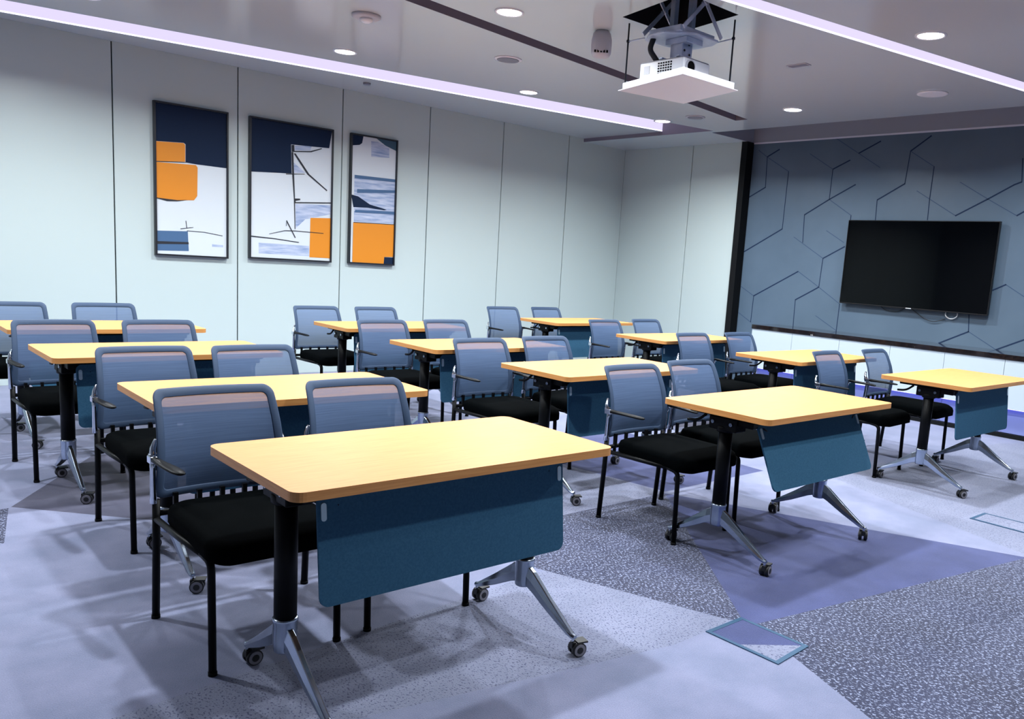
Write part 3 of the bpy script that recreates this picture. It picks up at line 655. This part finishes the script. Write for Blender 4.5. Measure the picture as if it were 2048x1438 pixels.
# ------------------------------------------------------------------ chair
def back_y(x, z):
    prof = [(.43, .262), (.46, .256), (.52, .243), (.58, .238), (.64, .246), (.70, .262), (.76, .288), (.80, .310), (.83, .335), (.86, .36)]
    for (z0_, y0_), (z1_, y1_) in zip(prof, prof[1:]):
        if z <= z1_ or z1_ == .86:
            tt = (z-z0_)/(z1_-z0_); y = y0_+(y1_-y0_)*tt; break
    return y + .022 - .030*(abs(x)/.22)**2.2
def halfw(z):  # half width of the back at a height
    return .2345 - .0185*((z-.46)/.37)
def make_chair():
    t = empty('mesh_chair', 'x', 'chair')
    # backrest: mesh field inside a padded border
    zb, zt = .452, .832
    def outline(ins, n=7, r=.032):
        out = []; r = max(r-ins*.5, .012); H2 = (zt-zb)/2-ins; zc = (zt+zb)/2
        def side(k0, k1, m): return [k0+(k1-k0)*i/m for i in range(m)]
        W_ = .2245-ins
        for sx_, sz_, a0 in ((1, 1, 0), (-1, 1, PI/2), (-1, -1, PI), (1, -1, 1.5*PI)):
            arc = []
            for k in range(n+1):
                a = a0+PI/2*k/n
                arc.append((sx_*(W_-r)+r*math.cos(a), zc+sz_*(H2-r)+r*math.sin(a)))
            out.append(arc)
        pts = []
        for i in range(4):
            pts += out[i]
            p, q = out[i][-1], out[(i+1) % 4][0]
            for m_ in range(1, 9): pts.append((p[0]+(q[0]-p[0])*m_/9, p[1]+(q[1]-p[1])*m_/9))
        res = []
        for x, z in pts:
            sc = halfw(z)/.2245; res.append((x*sc, z))
        return res
    o0, o1 = outline(0), outline(.029)
    b = MB()
    rings = []
    for ol, dy in ((o0, -.003), (outline(.004), -.0055), (outline(.026), -.0048), (o1, -.0015), (o1, .0015), (outline(.026), .0048), (outline(.004), .0055), (o0, .003)):
        rings.append([(x, back_y(x, z)+dy, z) for x, z in ol])
    rings.append(rings[0]); b.loft(rings, 0, False)
    bk = b.build('backrest', 'meshframe', t)
    b = MB(); nx, nz = 14, 14; vs = []
    for j in range(nz+1):
        for i in range(nx+1):
            z = zb+.025+(zt-zb-.050)*j/nz; hw = halfw(z)-.025
            e = abs(2*j/nz-1); cutx = .012*max(0, (e-.9)/.1); x = (hw-cutx)*(2*i/nx-1)
            vs.append((x, back_y(x, z), z))
    b.add(vs, [(j*(nx+1)+i, j*(nx+1)+i+1, (j+1)*(nx+1)+i+1, (j+1)*(nx+1)+i) for j in range(nz) for i in range(nx)], 0, True)
    b.build('mesh_panel', 'mesh', bk)
    # seat cushion
    b = MB(); rings = []
    for s, z in ((.90, .375), (.96, .380), (1.0, .395), (1.0, .43), (.975, .447), (.90, .457), (.7, .462), (.35, .464)):
        w, d = .465*s, .515*s if s > .5 else .515*s
        ring = []
        for x, y in rrect(w, d, .07*s, 7, 0, -.055):
            drop = -.02*max(0, (-y-.18)/.13)**2 * (1 if z > .39 else .4); tap = 1-.06*max(0, (y+.05)/.25)
            ring.append((x*tap, y, z+drop))
        rings.append(ring)
    b.loft(rings, 0, True); b.build('seat', 'seat', t)
    for s in (-1, 1):
        x0, x1 = s*.213, s*.228
        b = MB(); b.tube(bend([(x0, -.262, 0), (x0, -.252, .375), (x0+s*.006, -.19, .386)], .05, 6), .0125, 0, 12)
        b.cyl((x0, -.262, 0), (x0, -.262, .012), .0145, 0, 12); b.build('leg', 'black', t)
        b = MB(); b.tube([(x1, .268, 0), (x1, .25, .30), (x1, .246, .452)], .0135, 0, 12); b.cyl((x1, .268, 0), (x1, .268, .012), .0155, 0, 12); b.build('leg', 'black', t)
        b = MB(); b.tube([(x0+s*.006, -.20, .386), (x1, .0, .384), (x1, .248, .38)], .0115, 0, 10); b.build('side_rail', 'black', t)
        b = MB(); b.tube([(x1+s*.006, .247, .44), (x1+s*.010, .243, .47), (x1+s*.012, .238, .56), (x1+s*.014, .232, .605)], [.015, .0115, .0095, .011], 0, 12)
        b.tube([(x1+s*.010, .246, .60), (x1+s*.004, .262, .635), (x1-s*.008, .266, .665)], [.013, .010, .007], 0, 10)
        b.box((min(x1+s*.002, x1+s*.026), .215, .588), (max(x1+s*.002, x1+s*.026), .255, .614))
        b.box((min(x1-s*.012, x1+s*.02), .245, .600), (max(x1-s*.012, x1+s*.02), .262, .618))
        b.build('upright', 'chrome', t, .002, 1)
        b = MB(); rings = []
        for y_, w_, h_, zz_, xx in ((.232, .011, .011, .603, .012), (.20, .013, .011, .604, .012), (.15, .019, .009, .604, .008), (.08, .023, .008, .603, .0), (.03, .022, .008, .601, -.006), (.005, .015, .006, .600, -.009), (-.002, .006, .003, .5995, -.010)):
            rings.append([(x1+s*xx+w_*math.cos(2*PI*k/14), y_, zz_+h_*math.sin(2*PI*k/14)) for k in range(14)])
        b.loft(rings, 0, True); b.build('armrest', 'black', t)
    b = MB(); b.tube([(-.228, .248, .40), (.228, .248, .40)], .011, 0, 10); b.build('rear_rail', 'black', t)
    for k in range(5):
        x = -.164+.082*k
        b = MB(); b.box((x-.008, .236, .395), (x+.008, .25, .470)); b.build('back_support', 'black', t)
    return t
chair0 = make_chair()
CH = {  # chair back position (x, y) with its label
 'A1-1': (1.100, 3.142, 'grey-blue mesh chair at the left seat of the nearest table'),
 'A1-2': (1.672, 3.145, 'grey-blue mesh chair at the right seat of the nearest table'),
 'A2-1': (1.203, 4.385, 'mesh chair at the left seat of the second table in the left column'),
 'A2-2': (1.724, 4.360, 'mesh chair at the right seat of the second table in the left column'),
 'A3-1': (1.085, 5.760, 'mesh chair at the left seat of the third table in the left column'),
 'A3-2': (1.667, 5.760, 'mesh chair at the right seat of the third table in the left column'),
 'A4-1': (1.080, 7.120, 'mesh chair by the picture wall, cut by the left edge'),
 'A4-2': (1.674, 7.121, 'mesh chair by the picture wall at the right seat of the left column'),
 'B1-1': (3.370, 3.159, 'mesh chair at the left seat of the front table in the middle column'),
 'B1-2': (3.955, 3.217, 'mesh chair at the right seat of the front table in the middle column'),
 'B2-1': (3.300, 4.500, 'mesh chair at the left seat of the second table in the middle column'),
 'B2-2': (3.928, 4.560, 'mesh chair at the right seat of the second table in the middle column'),
 'B3-1': (3.312, 5.810, 'mesh chair at the left seat of the third table in the middle column'),
 'B3-2': (3.925, 5.840, 'mesh chair at the right seat of the third table in the middle column'),
 'B4-1': (3.395, 7.131, 'mesh chair by the picture wall at the left seat of the middle column'),
 'B4-2': (3.981, 7.112, 'mesh chair by the picture wall at the right seat of the middle column'),
 'C1-1': (5.722, 3.330, 'mesh chair at the left seat of the front table in the right column'),
 'C1-2': (6.441, 3.318, 'mesh chair at the right seat of the front table in the right column'),
 'C2-1': (5.702, 4.642, 'mesh chair at the left seat of the second table in the right column'),
 'C2-2': (6.371, 4.635, 'mesh chair at the right seat of the second table in the right column'),
 'C3-1': (5.844, 5.888, 'mesh chair at the left seat of the third table in the right column'),
 'C3-2': (6.516, 5.947, 'mesh chair at the right seat of the third table in the right column'),
 'C4-1': (5.750, 7.430, 'mesh chair by the picture wall at the left seat of the right column'),
 'C4-2': (6.405, 7.450, 'mesh chair by the picture wall at the right seat of the right column')}
ANG = {'A1-2': -2, 'C1-1': 3, 'C1-2': 3, 'C2-2': 2, 'C3-2': 2}
for i, (k, (x, y, lb)) in enumerate(sorted(CH.items())):
    o = chair0 if i == 0 else copy_tree(chair0)
    a = math.radians(ANG.get(k, 0))
    o.location = (x+.335*math.sin(a), y-.335*math.cos(a), 0); o.rotation_euler = (0, 0, a)
    o['label'] = lb; o['group'] = 'mesh chairs at the training tables'

# ------------------------------------------------------------------ floor boxes
def floor_box(poly, label, split):
    cx, cy = sum(p[0] for p in poly)/4, sum(p[1] for p in poly)/4
    t = empty('floor_box', label, 'floor box', (cx, cy, 0), 0, 'carpeted floor boxes')
    P_ = [(x-cx, y-cy) for x, y in poly]
    Q = [(x*.86, y*.88) for x, y in P_]
    b = MB()
    for i in range(4):
        j = (i+1) % 4
        b.loft([[(*P_[i], 0), (*P_[j], 0), (*Q[j], 0), (*Q[i], 0)], [(*P_[i], .004), (*P_[j], .004), (*Q[j], .004), (*Q[i], .004)]], 0, True, False)
    b.build('frame', 'floorframe', t)
    b = MB()
    if split:
        mid = [Q[0], Q[1], Q[2], ((Q[3][0]*.45+Q[0][0]*.55), (Q[3][1]*.45+Q[0][1]*.55))]
        b.prism(mid, 0, .003, 0); b.prism([mid[3], mid[2], Q[3]], 0, .003, 1)
    else: b.prism(Q, 0, .003, 1)
    b.build('carpet_inlay', ['purple', 'specklight'], t)
floor_box([(2.483, 1.818), (2.710, 1.817), (2.711, 1.505), (2.487, 1.491)], 'rectangular floor box with violet and pale inlay in the open foreground carpet', True)
floor_box([(5.115, 1.878), (5.33, 1.875), (5.335, 1.55), (5.11, 1.55)], 'pale floor box before the right front table, at the right edge', False)

# ------------------------------------------------------------------ light, camera, colour
w = bpy.data.worlds.new('room_fill'); scene.world = w; w.use_nodes = True
w.node_tree.nodes['Background'].inputs[0].default_value = (.35, .38, .5, 1); w.node_tree.nodes['Background'].inputs[1].default_value = .3
cam = bpy.data.cameras.new('camera'); co = bpy.data.objects.new('camera', cam); COL.objects.link(co)
c = DATA['cam']; r, u, f = Vector(c['r']), Vector(c['u']), Vector(c['f'])
mx = Matrix(((r.x, u.x, -f.x, 0), (r.y, u.y, -f.y, 0), (r.z, u.z, -f.z, c['loc'][2]), (0, 0, 0, 1)))
co.matrix_world = mx
cam.sensor_width = 36; cam.sensor_fit = 'HORIZONTAL'; cam.lens = c['F']/2048*36
cam.shift_x = -(c['cx']-1024)/2048; cam.shift_y = (c['cy']-719)/2048
cam.clip_start = .05
scene.camera = co
vs_ = scene.view_settings
scene.display_settings.display_device = 'sRGB'
vs_.view_transform = 'Standard'; vs_.look = 'None'; vs_.gamma = 1; vs_.use_curve_mapping = False
vs_.exposure = 0.72
